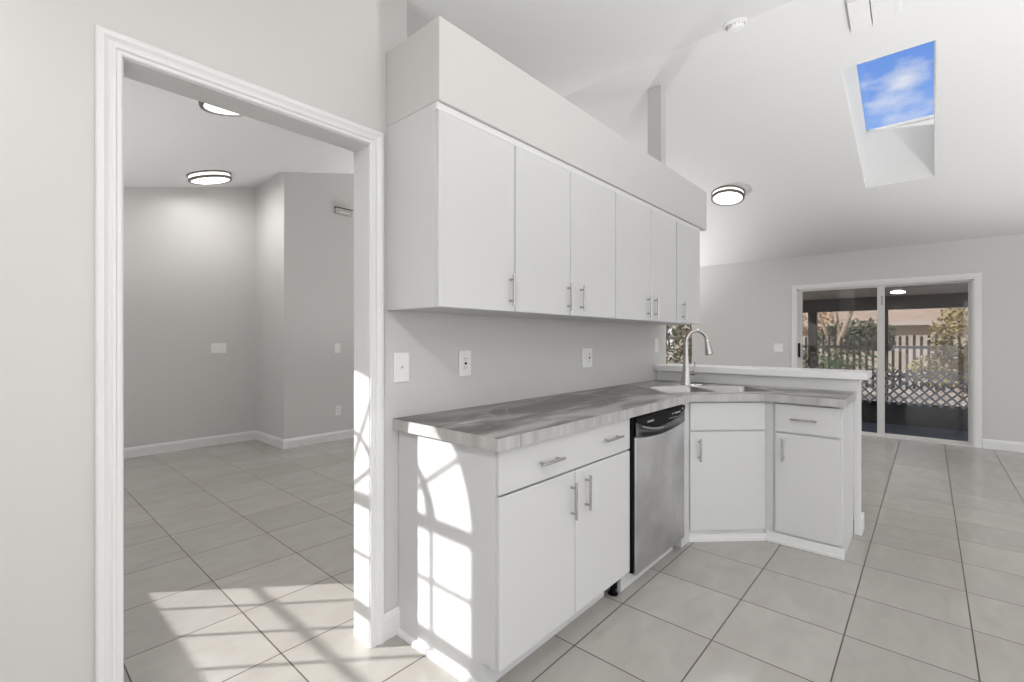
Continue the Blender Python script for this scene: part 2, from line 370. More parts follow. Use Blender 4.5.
# the arched window
win = bpy.data.objects.new('window_3', None); COL.objects.link(win); struct(win, 'white arched window with sunburst muntins')
YM0, YM1 = YB-0.045, YB-0.015
bm = bmesh.new()
def ybar(p, q, w, ya=YM0, yb=YM1):
    p, q = Vector((p[0], 0, p[1])), Vector((q[0], 0, q[1])); d = (q-p).normalized(); s = Vector((-d.z, 0, d.x))*w/2
    prism(bm, [((p+s).x, (p+s).z), ((q+s).x, (q+s).z), ((q-s).x, (q-s).z), ((p-s).x, (p-s).z)], ya, yb, 'y')
def ring(r0, r1, a0=0, a1=PI, n=28):
    pr = [a0+(a1-a0)*k/n for k in range(n+1)]
    for a, b in zip(pr, pr[1:]):
        prism(bm, [(AC+r0*math.cos(a), ZA+r0*math.sin(a)), (AC+r1*math.cos(a), ZA+r1*math.sin(a)), (AC+r1*math.cos(b), ZA+r1*math.sin(b)), (AC+r0*math.cos(b), ZA+r0*math.sin(b))], YM0-0.015, YM1+0.01, 'y')
ZA = 0.515+rise
GR = 0.545                               # visible glass radius
ring(GR, AR+0.01)
for s in (-1, 1): ybar((AC+s*(GR+0.025), Z0), (AC+s*(GR+0.025), ZA), 0.055, YM0-0.015, YM1+0.01)
ybar((AC-AR, -0.353+rise), (AC+AR, -0.353+rise), 0.03, YM0-0.015, YM1+0.01)
link('window_frame', bm, 'trim', win)
bm = bmesh.new()
ybar((AC-AR, ZA), (AC+AR, ZA), 0.050)                     # spring bar
ybar((AC-AR, 0.063+rise), (AC+AR, 0.063+rise), 0.050)     # meeting rail
ybar((AC-AR, 0.289+rise), (AC+AR, 0.289+rise), 0.016, YM0+0.01, YM1-0.01)
ybar((AC-AR, -0.138+rise), (AC+AR, -0.138+rise), 0.020, YM0+0.01, YM1-0.01)
for k in (-1, 0, 1): ybar((AC+k*0.296, Z0), (AC+k*0.296, ZA), 0.018, YM0+0.01, YM1-0.01)
ring(0.281, 0.299)
for a in (32, 62, 90, 118, 148):
    a = math.radians(a); r0 = 0.0
    ybar((AC+r0*math.cos(a), ZA+r0*math.sin(a)), (AC+GR*math.cos(a), ZA+GR*math.sin(a)), 0.018, YM0+0.01, YM1-0.01)
link('muntins', bm, 'trim', win)
bm = bmesh.new(); quadf(bm, (AC-AR+.01, YB-0.03, Z0), (AC+AR-.01, YB-0.03, Z0), (AC+AR-.01, YB-0.03, ZA), (AC-AR+.01, YB-0.03, ZA))
f = bm.faces.new([bm.verts.new((AC+(AR-.005)*math.cos(PI*k/28), YB-0.03, ZA+(AR-.005)*math.sin(PI*k/28))) for k in range(29)])
link('glass_pane', bm, 'clear', win)

# ceiling with the skylight well -------------------------------------
SK = (1.205, 1.735, 2.25, 4.055)
bm = bmesh.new()
def cslab(x0, x1, y0, y1):
    prism(bm, [(y0, zs(y0)), (y1, zs(y1)), (y1, zs(y1)+0.12), (y0, zs(y0)+0.12)], x0, x1, 'x')
X0, X1, Y1 = XL-0.1, XR+0.12, YF+0.14
cslab(X0, X1, YB-0.1, YR)
cslab(X0, SK[0], YR, Y1); cslab(SK[1], X1, YR, Y1); cslab(SK[0], SK[1], YR, SK[2]); cslab(SK[0], SK[1], SK[3], Y1)
struct(link('ceiling', bm, 'ceil'), 'white textured vaulted ceiling meeting at a ridge')
sky = bpy.data.objects.new('window_2', None); COL.objects.link(sky); struct(sky, 'skylight in the vaulted ceiling showing blue sky')
GZ = lambda y: 3.372 + 0.36*(SK[3]-y)
bm = bmesh.new()
t = 0.03
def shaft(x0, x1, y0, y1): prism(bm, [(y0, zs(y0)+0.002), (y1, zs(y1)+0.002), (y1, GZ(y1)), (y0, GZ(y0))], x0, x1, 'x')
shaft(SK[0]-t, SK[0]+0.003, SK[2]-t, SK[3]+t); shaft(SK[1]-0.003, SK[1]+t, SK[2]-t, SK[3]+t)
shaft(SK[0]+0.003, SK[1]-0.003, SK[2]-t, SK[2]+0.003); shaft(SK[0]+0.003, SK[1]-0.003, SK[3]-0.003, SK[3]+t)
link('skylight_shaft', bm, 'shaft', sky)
bm = bmesh.new()
def fr(x0, x1, y0, y1): prism(bm, [(y0, GZ(y0)), (y1, GZ(y1)), (y1, GZ(y1)+0.03), (y0, GZ(y0)+0.03)], x0, x1, 'x')
fr(SK[0]-t, SK[0]+0.006, SK[2]-t, SK[3]+t); fr(SK[1]-0.006, SK[1]+t, SK[2]-t, SK[3]+t); fr(SK[0], SK[1], SK[2]-t, SK[2]+0.012); fr(SK[0], SK[1], SK[3]-0.012, SK[3]+t)
link('skylight_frame', bm, 'trim', sky)
bm = bmesh.new(); quadf(bm, (SK[0], SK[2], GZ(SK[2])+0.02), (SK[1], SK[2], GZ(SK[2])+0.02), (SK[1], SK[3], GZ(SK[3])+0.02), (SK[0], SK[3], GZ(SK[3])+0.02))
link('skylight_glass', bm, 'sky_glass', sky)

# ------------------------------------------------------------------ doorway casing and jamb
def casing(name, prof, y0, y1, zt, x0, sign, axis='x', zb=0.0):
    """profile prof [(w,t)] swept up, over and down around an opening y0..y1 (or x0..x1), w outward, t out of the wall"""
    bm = bmesh.new()
    nodes_ = [(y1, zb, 1, 0), (y1, zt, 1, 1), (y0, zt, -1, 1), (y0, zb, -1, 0)]
    rings = []
    for (a, z, da, dz) in nodes_:
        r = []
        for w, tt in prof:
            p = (a+da*w, z+dz*w); d = x0+sign*tt
            r.append(bm.verts.new((d, p[0], p[1]) if axis == 'x' else (p[0], d, p[1])))
        rings.append(r)
    n = len(prof)
    for a, b in zip(rings, rings[1:]):
        for k in range(n): bm.faces.new((a[k], a[(k+1) % n], b[(k+1) % n], b[k]))
    bm.faces.new(rings[0]); bm.faces.new(rings[-1][::-1])
    return link(name, bm, 'trim')
CP = [(0.0, 0.0), (0.0, 0.006), (0.004, 0.009), (0.012, 0.009), (0.016, 0.014), (0.022, 0.014), (0.026, 0.010), (0.032, 0.012), (0.041, 0.018), (0.053, 0.018), (0.058, 0.014), (0.058, 0.0)]
struct(casing('trim_1', CP, DY0, DY1, DZ, 0.0, 1), 'white moulded casing around the doorway')
struct(casing('trim_1', CP, DY0, DY1, DZ, -TH, -1), 'white casing on the far side of the doorway')
bm = bmesh.new(); j = 0.003
box(bm, -TH, 0, DY1-j, DY1+j, 0, DZ); box(bm, -TH, 0, DY0-j, DY0+j, 0, DZ); box(bm, -TH, 0, DY0, DY1, DZ-j, DZ+j)
struct(link('trim_2', bm, 'trim'), 'white jamb lining inside the doorway')

# ------------------------------------------------------------------ baseboards
BP = [(0, 0), (0.013, 0), (0.013, 0.085), (0.010, 0.092), (0.009, 0.100), (0.004, 0.110), (0, 0.110)]
def baseb(name, a, b, normal, label):
    a, b, n = Vector((*a, 0)), Vector((*b, 0)), Vector((*normal, 0))
    bm = bmesh.new()
    A = [bm.verts.new(a+n*t_+Vector((0, 0, h))) for t_, h in BP]; B = [bm.verts.new(b+n*t_+Vector((0, 0, h))) for t_, h in BP]
    k = len(BP)
    for i in range(k): bm.faces.new((A[i], A[(i+1) % k], B[(i+1) % k], B[i]))
    bm.faces.new(A); bm.faces.new(B[::-1])
    return struct(link(name, bm, 'trim'), label)
baseb('baseboard_left', (0, DY1+0.058), (0, -0.83), (1, 0), 'white baseboard between doorway and base cabinet')
baseb('baseboard_left', (0, YB), (0, DY0-0.058), (1, 0), 'white baseboard left of the doorway')
baseb('baseboard_outer', (XL, YB), (XL, YJ-0.013), (1, 0), 'white baseboard on the end wall')
baseb('baseboard_jog', (XL, YJ), (XJ-0.0005, YJ), (0, -1), 'white baseboard on the short return')
baseb('baseboard_jog', (XJ, YJ-0.013), (XJ, YF), (1, 0), 'white baseboard on the stepped wall')
baseb('baseboard_far', (fd[1]+0.07, YF), (XR, YF), (0, -1), 'white baseboard right of the sliding door')
baseb('baseboard_far', (XJ, YF), (fd[0]-0.07, YF), (0, -1), 'white baseboard left of the sliding door')

# ------------------------------------------------------------------ handles
def pull(parent, p, axis, length=0.135, out=(1, 0, 0), m='chrome'):
    """bar pull: centre p on the face, along axis, standing off along out"""
    p, ax, ou = Vector(p), Vector(axis).normalized(), Vector(out).normalized(); so = 0.026
    bm = bmesh.new()
    tube(bm, [p+ou*so-ax*length/2, p+ou*so+ax*length/2], 0.0058, 10)
    for s in (-1, 1):
        q = p+ax*s*(length/2-0.022); tube(bm, [q, q+ou*so], [0.0062, 0.0045], 8)
    o = link('handle', bm, m, parent, smooth=True); o['label'] = 'brushed nickel bar handle'; return o

# ------------------------------------------------------------------ base cabinet, left run
ZT0, ZT1 = 0.868, 0.914
XF = 0.588
cb = thing('base_cabinet', 'white two-door base cabinet with sunlit end panel beside the dishwasher', 'cabinet', (0, 0, 0))
bm = bmesh.new()
prism(bm, [(0.002, 0), (0.512, 0), (0.512, 0.098), (0.570, 0.098), (0.570, ZT0-0.001), (0.002, ZT0-0.001)], -0.83, -0.812, 'y')
prism(bm, [(0.002, 0.0), (0.512, 0), (0.512, 0.098), (0.570, 0.098), (0.570, ZT0-0.001), (0.002, ZT0-0.001)], 0.103, 0.119, 'y')
box(bm, 0.002, 0.565, -0.812, 0.103, 0.098, ZT0-0.001)
link('body', bm, 'cab', cb, bevel=0.0015)
link('toe_kick', mkbox(0.495, 0.512, -0.812, 0.0, 0, 0.098), 'cab', cb)
bm = bmesh.new()
lathe(bm, [(0.024, 0), (0.024, 0.006), (0.010, 0.010), (0.010, 0.075), (0.02, 0.078), (0.02, 0.098)], 16, (0.535, 0.045, 0))
for k in range(5): lathe(bm, [(0.0135, 0.018+k*0.010), (0.0135, 0.022+k*0.010)], 12, (0.535, 0.045, 0))
link('levelling_foot', bm, 'black', cb, smooth=True)
dr = link('drawer', mkbox(0.571, XF, -0.826, 0.116, 0.708, 0.862), 'cab', cb, bevel=0.002)
pull(dr, (XF, -0.548, 0.777), (0, 1, 0), 0.15); pull(dr, (XF, -0.073, 0.790), (0, 1, 0), 0.15)
dA = link('door', mkbox(0.571, XF, -0.826, -0.366, 0.100, 0.700), 'cab', cb, bevel=0.002); pull(dA, (XF, -0.393, 0.583), (0, 0, 1), 0.15)
dB = link('door', mkbox(0.571, XF, -0.362, 0.116, 0.100, 0.700), 'cab', cb, bevel=0.002); pull(dB, (XF, -0.285, 0.592), (0, 0, 1), 0.15)
bm = bmesh.new()
qp = [(0, 0)] + [(0.018*math.sin(a*PI/12), 0.022*math.cos(a*PI/12)) for a in range(0, 7)]
prism(bm, [(-0.83-w, h) for w, h in qp], 0.004, 0.512, 'x')
link('shoe_moulding', bm, 'trim', cb)
# ------------------------------------------------------------------ dishwasher
dw = thing('dishwasher', 'stainless steel dishwasher with curved black control panel under the counter', 'dishwasher', (0, 0, 0))
DA, DB_ = 0.141, 0.764
link('body', mkbox(0.02, 0.565, 0.124, 0.762, 0.098, 0.862), 'black', dw)
link('side_gap_shade', mkbox(0.565, 0.600, 0.124, 0.138, 0.09, 0.862), 'black', dw)  # black strip set in the gap beside the door as its shade
link('toe_kick', mkbox(0.535, 0.556, 0.085, 0.712, 0.0, 0.092), 'cab', dw, bevel=0.001)['label'] = 'white board below the dishwasher door'
def arcz(y, zends, zmid, pw=2.0):
    s = (y-DA)/(DB_-DA)*2-1; return zmid+(zends-zmid)*abs(s)**pw
ys = [DA+(DB_-DA)*k/20 for k in range(21)]
bm = bmesh.new(); prism(bm, [(y, arcz(y, 0.762, 0.738)) for y in ys] + [(DB_, 0.072), (DA, 0.072)], 0.567, 0.608, 'x')
link('door_panel', bm, 'steel', dw, bevel=0.006, seg=3)
bm = bmesh.new()        # curved pocket handle, a scoop under the console
for a, b in zip(ys, ys[1:]):
    for q in range(6):
        def P(y, q):
            zt, zb = arcz(y, 0.838, 0.782), arcz(y, 0.762, 0.738); f_ = q/6
            s_ = abs((y-DA)/(DB_-DA)*2-1); return (0.608-0.028*(1-s_**6)*math.sin(PI*f_)**0.8 if 0 < q < 6 else 0.608, y, zt+(zb-zt)*f_)
        bm.faces.new([bm.verts.new(P(a, q)), bm.verts.new(P(b, q)), bm.verts.new(P(b, q+1)), bm.verts.new(P(a, q+1))])
bmesh.ops.remove_doubles(bm, verts=bm.verts, dist=1e-5)
po = link('pocket_handle', bm, mat('pocket_steel', (0.17, 0.17, 0.17), 0.3, metal=1), dw, smooth=True)
bm = bmesh.new(); prism(bm, [(y, arcz(y, 0.836, 0.784)) for y in ys] + [(DB_, 0.860), (DA, 0.860)], 0.570, 0.612, 'x')
cp = link('control_panel', bm, 'black', dw, bevel=0.004, seg=2); cp['label'] = 'black control panel with a curved lower edge'
bm = bmesh.new()
bm.free()
bts = [(0.605+k*0.017, 0.617+k*0.017, 0.826, 0.834) for k in range(5)] + [(0.530+k*0.024, 0.541+k*0.024, 0.806, 0.810) for k in range(5)] + [(0.715, 0.728, 0.838, 0.849), (0.572, 0.584, 0.826, 0.834)]
for b_ in bts: link('button', mkbox(0.611, 0.6135, *b_), 'ledgrey', cp)
bm = bmesh.new(); xs_ = 0.262
for w in (0.007, 0.004, 0.008, 0.005, 0.006, 0.004, 0.008, 0.006): box(bm, 0.612, 0.6128, xs_, xs_+w, 0.820, 0.829); xs_ += w+0.0035
link('maker_mark', bm, 'ledgrey', cp)
bm = bmesh.new()
prism(bm, [(y, arcz(y, 0.8345, 0.777)) for y in ys[2:11]] + [(y, arcz(y, 0.8345, 0.777)-0.008) for y in reversed(ys[2:11])], 0.606, 0.6125, 'x')
link('trim_strip', bm, 'chrome', dw)
# ------------------------------------------------------------------ corner sink cabinet
P0, P1 = Vector((0.585, 0.905)), Vector((0.928, 1.240))     # diagonal face at the floor
E1 = (P1-P0).normalized(); E2 = Vector((-E1.y, E1.x)); DL = (P1-P0).length
cc = thing('corner_cabinet', 'white diagonal corner cabinet under the sink', 'cabinet')
bm = bmesh.new()
prism(bm, [(0.004, 0.770), (0.585, 0.770), (0.585, 0.905), (0.928, 1.240), (0.975, 1.240), (0.975, 1.258), (0.915, 1.258), (0.567, 0.917), (0.567, 0.788), (0.004, 0.788)], 0, ZT0-0.002, 'z')
box(bm, 0.004, 0.975, 1.680, 1.696, 0, ZT0-0.002)
prism(bm, [(0.004, 0.788), (0.567, 0.788), (0.567, 0.917), (0.915, 1.258), (0.975, 1.258), (0.975, 1.680), (0.004, 1.680)], 0.09, 0.108, 'z')
link('body', bm, 'cab', cc)
def dface(s0, s1, z0, z1, t0, t1):
    bm = bmesh.new(); a = P0+E1*s0; b = P0+E1*s1
    prism(bm, [tuple(a-E2*t0), tuple(b-E2*t0), tuple(b-E2*t1), tuple(a-E2*t1)], z0, z1, 'z'); return bm
link('false_drawer_front', dface(-0.004, DL-0.010, 0.688, 0.857, 0.0005, 0.016), 'cab', cc, bevel=0.002)
dd = link('door', dface(-0.004, DL-0.010, 0.066, 0.678, 0.0005, 0.016), 'cab', cc, bevel=0.002)
q = P0+E1*0.050-E2*0.016; pull(dd, (q.x, q.y, 0.568), (0, 0, 1), 0.14, out=(-E2.x, -E2.y, 0))
bm = dface(-0.020, DL+0.004, 0, 0.045, 0, 0.016)
for a, b, h in ((0.016, 0.022, 0.02),):
    x_ = dface(-0.01, DL+0.006, 0, h, a, b); me_ = bpy.data.meshes.new('t'); x_.to_mesh(me_); bm.from_mesh(me_); x_.free(); bpy.data.meshes.remove(me_)
link('base_moulding', bm, 'trim', cc)
# ------------------------------------------------------------------ peninsula cabinet
YP = 1.232
pc = thing('peninsula_cabinet', 'white base cabinet with one drawer and door at the end of the peninsula', 'cabinet')
link('body', mkbox(0.977, 1.332, YP+0.008, 1.702, 0, ZT0-0.002), 'cab', pc, bevel=0.0015)
dr = link('drawer', mkbox(0.990, 1.318, YP-0.010, YP+0.0075, 0.688, 0.855), 'cab', pc, bevel=0.002); pull(dr, (1.140, YP-0.010, 0.770), (1, 0, 0), 0.135, out=(0, -1, 0))
dd = link('door', mkbox(0.990, 1.318, YP-0.010, YP+0.0075, 0.072, 0.676), 'cab', pc, bevel=0.002); pull(dd, (1.034, YP-0.010, 0.578), (0, 0, 1), 0.135, out=(0, -1, 0))
bm = bmesh.new(); box(bm, 0.934, 1.338, YP-0.008, YP+0.006, 0, 0.062); prism(bm, [(0.934, 0.0), (1.338, 0.0), (1.338, 0.02), (0.934, 0.02)], YP-0.016, YP-0.008, 'y')
link('base_moulding', bm, 'trim', pc, bevel=0.002)
# ------------------------------------------------------------------ peninsula pony wall, its moulding and the raised bar top
struct(link('wall_peninsula', mkbox(0.001, 1.362, 1.712, 1.838, 0, 0.991), 'trim'), 'white half wall behind the peninsula counter')
bm = bmesh.new(); a0 = Vector((1.334, 1.712))
for (x0, x1, y0, y1) in ((1.336, 1.377, 1.698, 1.712), (1.362, 1.376, 1.712, 1.838)):
    box(bm, x0, x1, y0, y1, 0, 0.095); box(bm, x0, x1-0.006, y0+0.005, y1, 0.095, 0.108)
box(bm, 0, 1.376, 1.838, 1.852, 0, 0.108)
struct(link('baseboard_peninsula', bm, 'trim'), 'white baseboard round the end of the half wall')
bt = link('bar_top', mkbox(0.0, 1.406, 1.672, 1.99, 0.992, 1.039), 'bar', bevel=0.004)
tag(bt, 'white raised bar top on the half wall behind the sink', 'bar top')
# ------------------------------------------------------------------ countertop with sink cut-out
SKC = Vector((0.575, 1.215)); SE1 = Vector((math.cos(PI/4), math.sin(PI/4))); SE2 = Vector((-SE1.y, SE1.x))
def rrect(hx, hy, r, n=6):
    pts = []
    for cx, cy, a0 in ((hx-r, hy-r, 0), (-hx+r, hy-r, 90), (-hx+r, -hy+r, 180), (hx-r, -hy+r, 270)):
        for k in range(n+1):
            a = math.radians(a0+90*k/n); pts.append((cx+r*math.cos(a), cy+r*math.sin(a)))
    return pts
XC, YC = 0.612, 1.190
outer = [(0.002, -0.857), (XC, -0.857), (XC, 0.868), (0.934, YC), (1.346, YC), (1.346, 1.710), (0.002, 1.710)]
ct = thing('countertop', 'grey marble-look laminate countertop running round the corner', 'countertop')
def slab_with_hole(outer, hole, z0, z1):
    bm = bmesh.new(); loops = []
    for L in (outer, hole):
        vs = [bm.verts.new((x, y, z1)) for x, y in L]; es = [bm.edges.new((vs[i], vs[(i+1) % len(vs)])) for i in range(len(vs))]; loops.append((vs, es))
    bmesh.ops.triangle_fill(bm, edges=[e for l in loops for e in l[1]], use_beauty=True)
    r = bmesh.ops.extrude_face_region(bm, geom=list(bm.faces)); 
    for v in [g for g in r['geom'] if isinstance(g, bmesh.types.BMVert)]: v.co.z = z0
    return bm
hole = [tuple(SKC+SE1*a+SE2*b) for a, b in rrect(0.385, 0.215, 0.05)]
top = link('counter_slab', slab_with_hole(outer, hole, ZT0, ZT1), 'marble', ct)
bm = bmesh.new()      # laminate strips glued on the front edges
t2 = 0.0016
def strip(a, b, z0=ZT0+0.0003, z1=ZT1-0.0012):
    a, b = Vector(a), Vector(b); d = (b-a).normalized(); n_ = Vector((d.y, -d.x))*t2
    prism(bm, [tuple(a), tuple(b), tuple(b+n_), tuple(a+n_)], z0, z1, 'z')
for a, b in zip(outer[0:6], outer[1:6]):
    L_ = (Vector(b)-Vector(a)).length
    strip(a, b)
cutm = bmesh.new()
link('edge_strip', bm, 'marble_edge', ct)['label'] = 'lighter laminate strip along the counter edge'
cutm.free(); seam_m = mat('seam_grey', (0.22, 0.215, 0.21), 0.5)
for y in (-0.745, 0.30): link('edge_seam', mkbox(XC+t2-0.0003, XC+t2+0.0004, y, y+0.004, ZT0, ZT1-0.002), seam_m, ct)
# ------------------------------------------------------------------ sink
sk = thing('sink', 'stainless double-bowl drop-in sink in the counter corner', 'sink', (SKC.x, SKC.y, ZT1), PI/4)
bm = bmesh.new()
bowls = [(-0.190, -0.022, 0.170, 0.178), (0.190, -0.022, 0.170, 0.178)]
def off(L, c): return [(x+c[0], y+c[1]) for x, y in L]
loops = [rrect(0.402, 0.240, 0.05)] + [off(rrect(b[2], b[3], 0.05), b) for b in bowls]
es = []
for L in loops:
    vs = [bm.verts.new((x, y, 0.005)) for x, y in L]; es += [bm.edges.new((vs[i], vs[(i+1) % len(vs)])) for i in range(len(vs))]
bmesh.ops.triangle_fill(bm, edges=es, use_beauty=True)
n0 = rrect(0.402, 0.240, 0.05); n1 = rrect(0.407, 0.245, 0.052)
A = [bm.verts.new((x, y, 0.005)) for x, y in n0]; B = [bm.verts.new((x, y, 0.0005)) for x, y in n1]
for i in range(len(A)): bm.faces.new((A[i], A[(i+1) % len(A)], B[(i+1) % len(B)], B[i]))
bmesh.ops.remove_doubles(bm, verts=bm.verts, dist=1e-5)
rim = link('rim', bm, 'sink', sk)
for b in bowls:
    bm = bmesh.new(); rings = []
    for dz, sh, r in ((0.005, 0, 0.05), (-0.003, 0.004, 0.05), (-0.12, 0.010, 0.05), (-0.165, 0.022, 0.06), (-0.178, 0.05, 0.06), (-0.182, 0.12, 0.05)):
        rings.append([bm.verts.new((x+b[0], y+b[1], dz)) for x, y in rrect(b[2]-sh, b[3]-sh, min(r, b[2]-sh-.001))])
    for u_, w_ in zip(rings, rings[1:]):
        for i in range(len(u_)): bm.faces.new((u_[i], u_[(i+1) % len(u_)], w_[(i+1) % len(w_)], w_[i]))
    bm.faces.new(rings[-1])
    bo = link('bowl', bm, 'sink', sk, smooth=True)
    bm = bmesh.new(); lathe(bm, [(0.045, -0.1815), (0.045, -0.178), (0.036, -0.178), (0.030, -0.1805), (0.006, -0.1805), (0.006, -0.176), (0.0, -0.176)], 24, (b[0], b[1], 0))
    link('drain', bm, 'chrome', bo, smooth=True)
# ------------------------------------------------------------------ faucet
FP = SKC+SE2*0.212-SE1*0.044
fa = thing('faucet', 'tall brushed nickel gooseneck kitchen faucet behind the sink', 'faucet', (FP.x, FP.y, ZT1+0.005), PI/4)
bm = bmesh.new(); L0 = rrect(0.128, 0.030, 0.0295, 8); L1 = rrect(0.122, 0.025, 0.0245, 8)
A = [bm.verts.new((x, y, 0.0)) for x, y in L0]; B = [bm.verts.new((x, y, 0.004)) for x, y in L0]; C_ = [bm.verts.new((x, y, 0.008)) for x, y in L1]
for u_, w_ in ((A, B), (B, C_)):
    for i in range(len(u_)): bm.faces.new((u_[i], u_[(i+1) % len(u_)], w_[(i+1) % len(w_)], w_[i]))
bm.faces.new(C_); bm.faces.new(A[::-1]); link('deck_plate', bm, 'chrome', fa, smooth=True)
bm = bmesh.new()
pts = [(0, 0, 0.006), (0, 0, 0.012), (0, 0, 0.05), (0, 0, 0.10), (0, 0, 0.16), (0, 0, 0.22), (0, 0, 0.27), (0, 0, 0.305)]
rad = [0.036, 0.034, 0.031, 0.0265, 0.0205, 0.0160, 0.0145, 0.0135]
R_ = 0.078
for k in range(1, 15):
    a = PI - k*(PI*0.90)/14; pts.append((R_+R_*math.cos(a), 0, 0.305+R_*math.sin(a)*1.12)); rad.append(0.013)
link('neck', [tube(bm, pts, rad, 18), bm][1], 'chrome', fa, smooth=True)
p0 = Vector(pts[-1]); d_ = Vector((0.16, 0, -1)).normalized()
bm = bmesh.new(); tube(bm, [p0, p0+d_*0.004, p0+d_*0.03, p0+d_*0.075, p0+d_*0.108, p0+d_*0.112], [0.0135, 0.0165, 0.0175, 0.0245, 0.0280, 0.025], 18)
hd = link('spray_head', bm, 'chrome', fa, smooth=True)
bm = bmesh.new(); tube(bm, [p0+d_*0.112, p0+d_*0.114], [0.024, 0.022], 18); link('spray_face', bm, 'black', hd)
bm = bmesh.new(); tube(bm, [(0.012, 0, 0.088), (0.058, 0, 0.088), (0.062, 0, 0.088)], [0.0155, 0.0155, 0.012], 16)
lv = link('valve', bm, 'nickel_dark', fa, smooth=True)
bm = bmesh.new(); tube(bm, [(0.052, 0, 0.095), (0.057, 0, 0.12), (0.064, 0, 0.15), (0.068, 0, 0.172)], [0.006, 0.0055, 0.0062, 0.0066], 10)
link('lever', bm, 'chrome', fa, smooth=True)

# ------------------------------------------------------------------ wall cabinets
ZU0, ZU1 = 1.369, 2.134
def wallcab(y0, y1, doors, label, endcap=False):
    o = thing('wall_cabinet', label, 'cabinet', (0, 0, 0), group='white wall cabinets under the soffit')
    link('body', mkbox(0.001, 0.316, y0+0.0005, y1-0.0005, ZU0, ZU1-0.001), 'cab', o, bevel=0.001)
    link('top_trim', mkbox(0.316, 0.330, y0, y1, ZU1-0.030, ZU1-0.001), 'trim', o, bevel=0.002)
    for (a, b, hy) in doors:
        d = link('door', mkbox(0.317, 0.335, a+0.0012, b-0.0012, ZU0+0.001, ZU1-0.033), 'cab', o, bevel=0.002)
        pull(d, (0.335, hy, ZU0+0.092), (0, 0, 1), 0.135)
    return o
wallcab(-0.889, -0.455, [(-0.886, -0.457, -0.492)], 'white wall cabinet with a single door, nearest the doorway')
wallcab(-0.455, 0.430, [(-0.453, -0.031, -0.055), (-0.029, 0.428, 0.060)], 'white two-door wall cabinet, next after the single door nearest the doorway')
wallcab(0.430, 1.310, [(0.432, 0.895, 0.838), (0.897, 1.306, 0.945)], 'white two-door wall cabinet nearer the far end of the soffit')
wallcab(1.314, 1.775, [(1.318, 1.772, 1.415)], 'white single-door wall cabinet at the far end, above the sink')

# ------------------------------------------------------------------ switch and outlet plates
def plate(pos, normal, w, h, devs, label, name='light_switch', cat='switch', group=None, pm='plate'):
    """pos centre on the wall; devs list of kinds across the width"""
    n = Vector(normal)
    rz = math.atan2(n.y, n.x)-0
    o = thing(name, label, cat, pos, rz, group)
    bm = mkbox(0.0, 0.006, -w/2, w/2, -h/2, h/2); link('cover_plate', bm, pm, o, bevel=0.0025)
    k = len(devs)
    for i, d in enumerate(devs):
        y = (i-(k-1)/2)*0.046
        if d == 'rocker':
            bm = bmesh.new(); prism(bm, [(0.0055, -0.033), (0.0068, -0.033), (0.0095, 0.0), (0.0068, 0.033), (0.0055, 0.033)], y-0.0165, y+0.0165, 'y'); link('rocker', bm, pm, o)
        elif d == 'toggle':
            bm = bmesh.new(); box(bm, 0.0055, 0.0075, y-0.006, y+0.006, -0.013, 0.013); prism(bm, [(0.007, -0.006), (0.018, 0.004), (0.018, 0.011), (0.007, 0.006)], y-0.004, y+0.004, 'y'); link('toggle', bm, pm, o)
        elif d == 'jack':
            bm = bmesh.new(); box(bm, 0.0055, 0.008, y-0.010, y+0.010, -0.012, 0.012); jk = link('jack', bm, pm, o, bevel=0.001)
            link('socket', mkbox(0.008, 0.0083, y-0.005, y+0.005, -0.005, 0.004), 'plate_grey', jk)
        elif d in ('outlet', 'gfci'):
            if d == 'gfci':
                r = link('receptacle', mkbox(0.0055, 0.0085, y-0.0165, y+0.0165, -0.033, 0.033), pm, o, bevel=0.001)
                link('reset_button', mkbox(0.0085, 0.0098, y-0.007, y+0.007, -0.006, 0.005), 'black', r)
            else:
                bm = bmesh.new()
                for s in (-1, 1): prism(bm, [(a, b+s*0.020) for a, b in [(y+x_, z_) for x_, z_ in rrect(0.0165, 0.014, 0.009, 4)]], 0.0055, 0.008, 'x')
                r = link('receptacle', bm, pm, o)
            for s in (-1, 1):
                bm = bmesh.new()
                for e_ in (-1, 1): box(bm, 0.008, 0.0088, y+e_*0.0062-0.0012, y+e_*0.0062+0.0012, s*0.020-0.001, s*0.020+0.007)
                box(bm, 0.008, 0.0088, y-0.002, y+0.002, s*0.020-0.009, s*0.020-0.005)
                link('slots', bm, 'black', r)
    return o
plate((0, -0.816, 1.129), (1, 0), 0.080, 0.128, ['jack'], 'white jack plate on the backsplash nearest the doorway', 'jack_plate', 'wall plate')
plate((0, -0.448, 1.132), (1, 0), 0.080, 0.125, ['gfci'], 'white outlet on the backsplash, second plate from the doorway', 'power_outlet', 'outlet')
plate((0, 0.645, 1.128), (1, 0), 0.120, 0.125, ['toggle', 'gfci'], 'white two-gang plate on the backsplash left of the dishwasher corner', 'power_outlet', 'outlet')
plate((0, 1.700, 1.20), (1, 0), 0.074, 0.118, ['rocker'], 'white plate on the backsplash beside the raised bar top', 'light_switch', 'switch')
plate((0.068, YF, 1.133), (0, -1), 0.116, 0.118, ['toggle', 'toggle'], 'white double switch plate on the far wall left of the sliding door')
plate((XL, -0.150, 1.147), (1, 0), 0.165, 0.118, ['toggle', 'toggle', 'toggle'], 'white three-gang switch on the end wall seen through the doorway')
plate((XJ, 0.918, 1.143), (1, 0), 0.074, 0.118, ['toggle'], 'white single switch on the stepped wall through the doorway')
plate((XJ, 0.925, 0.368), (1, 0), 0.074, 0.118, ['outlet'], 'white low outlet near the baseboard through the doorway', 'power_outlet', 'outlet')
ch = thing('door_chime', 'small grey box mounted high on the stepped wall through the doorway', 'chime', (XJ, 0.985, 2.845))
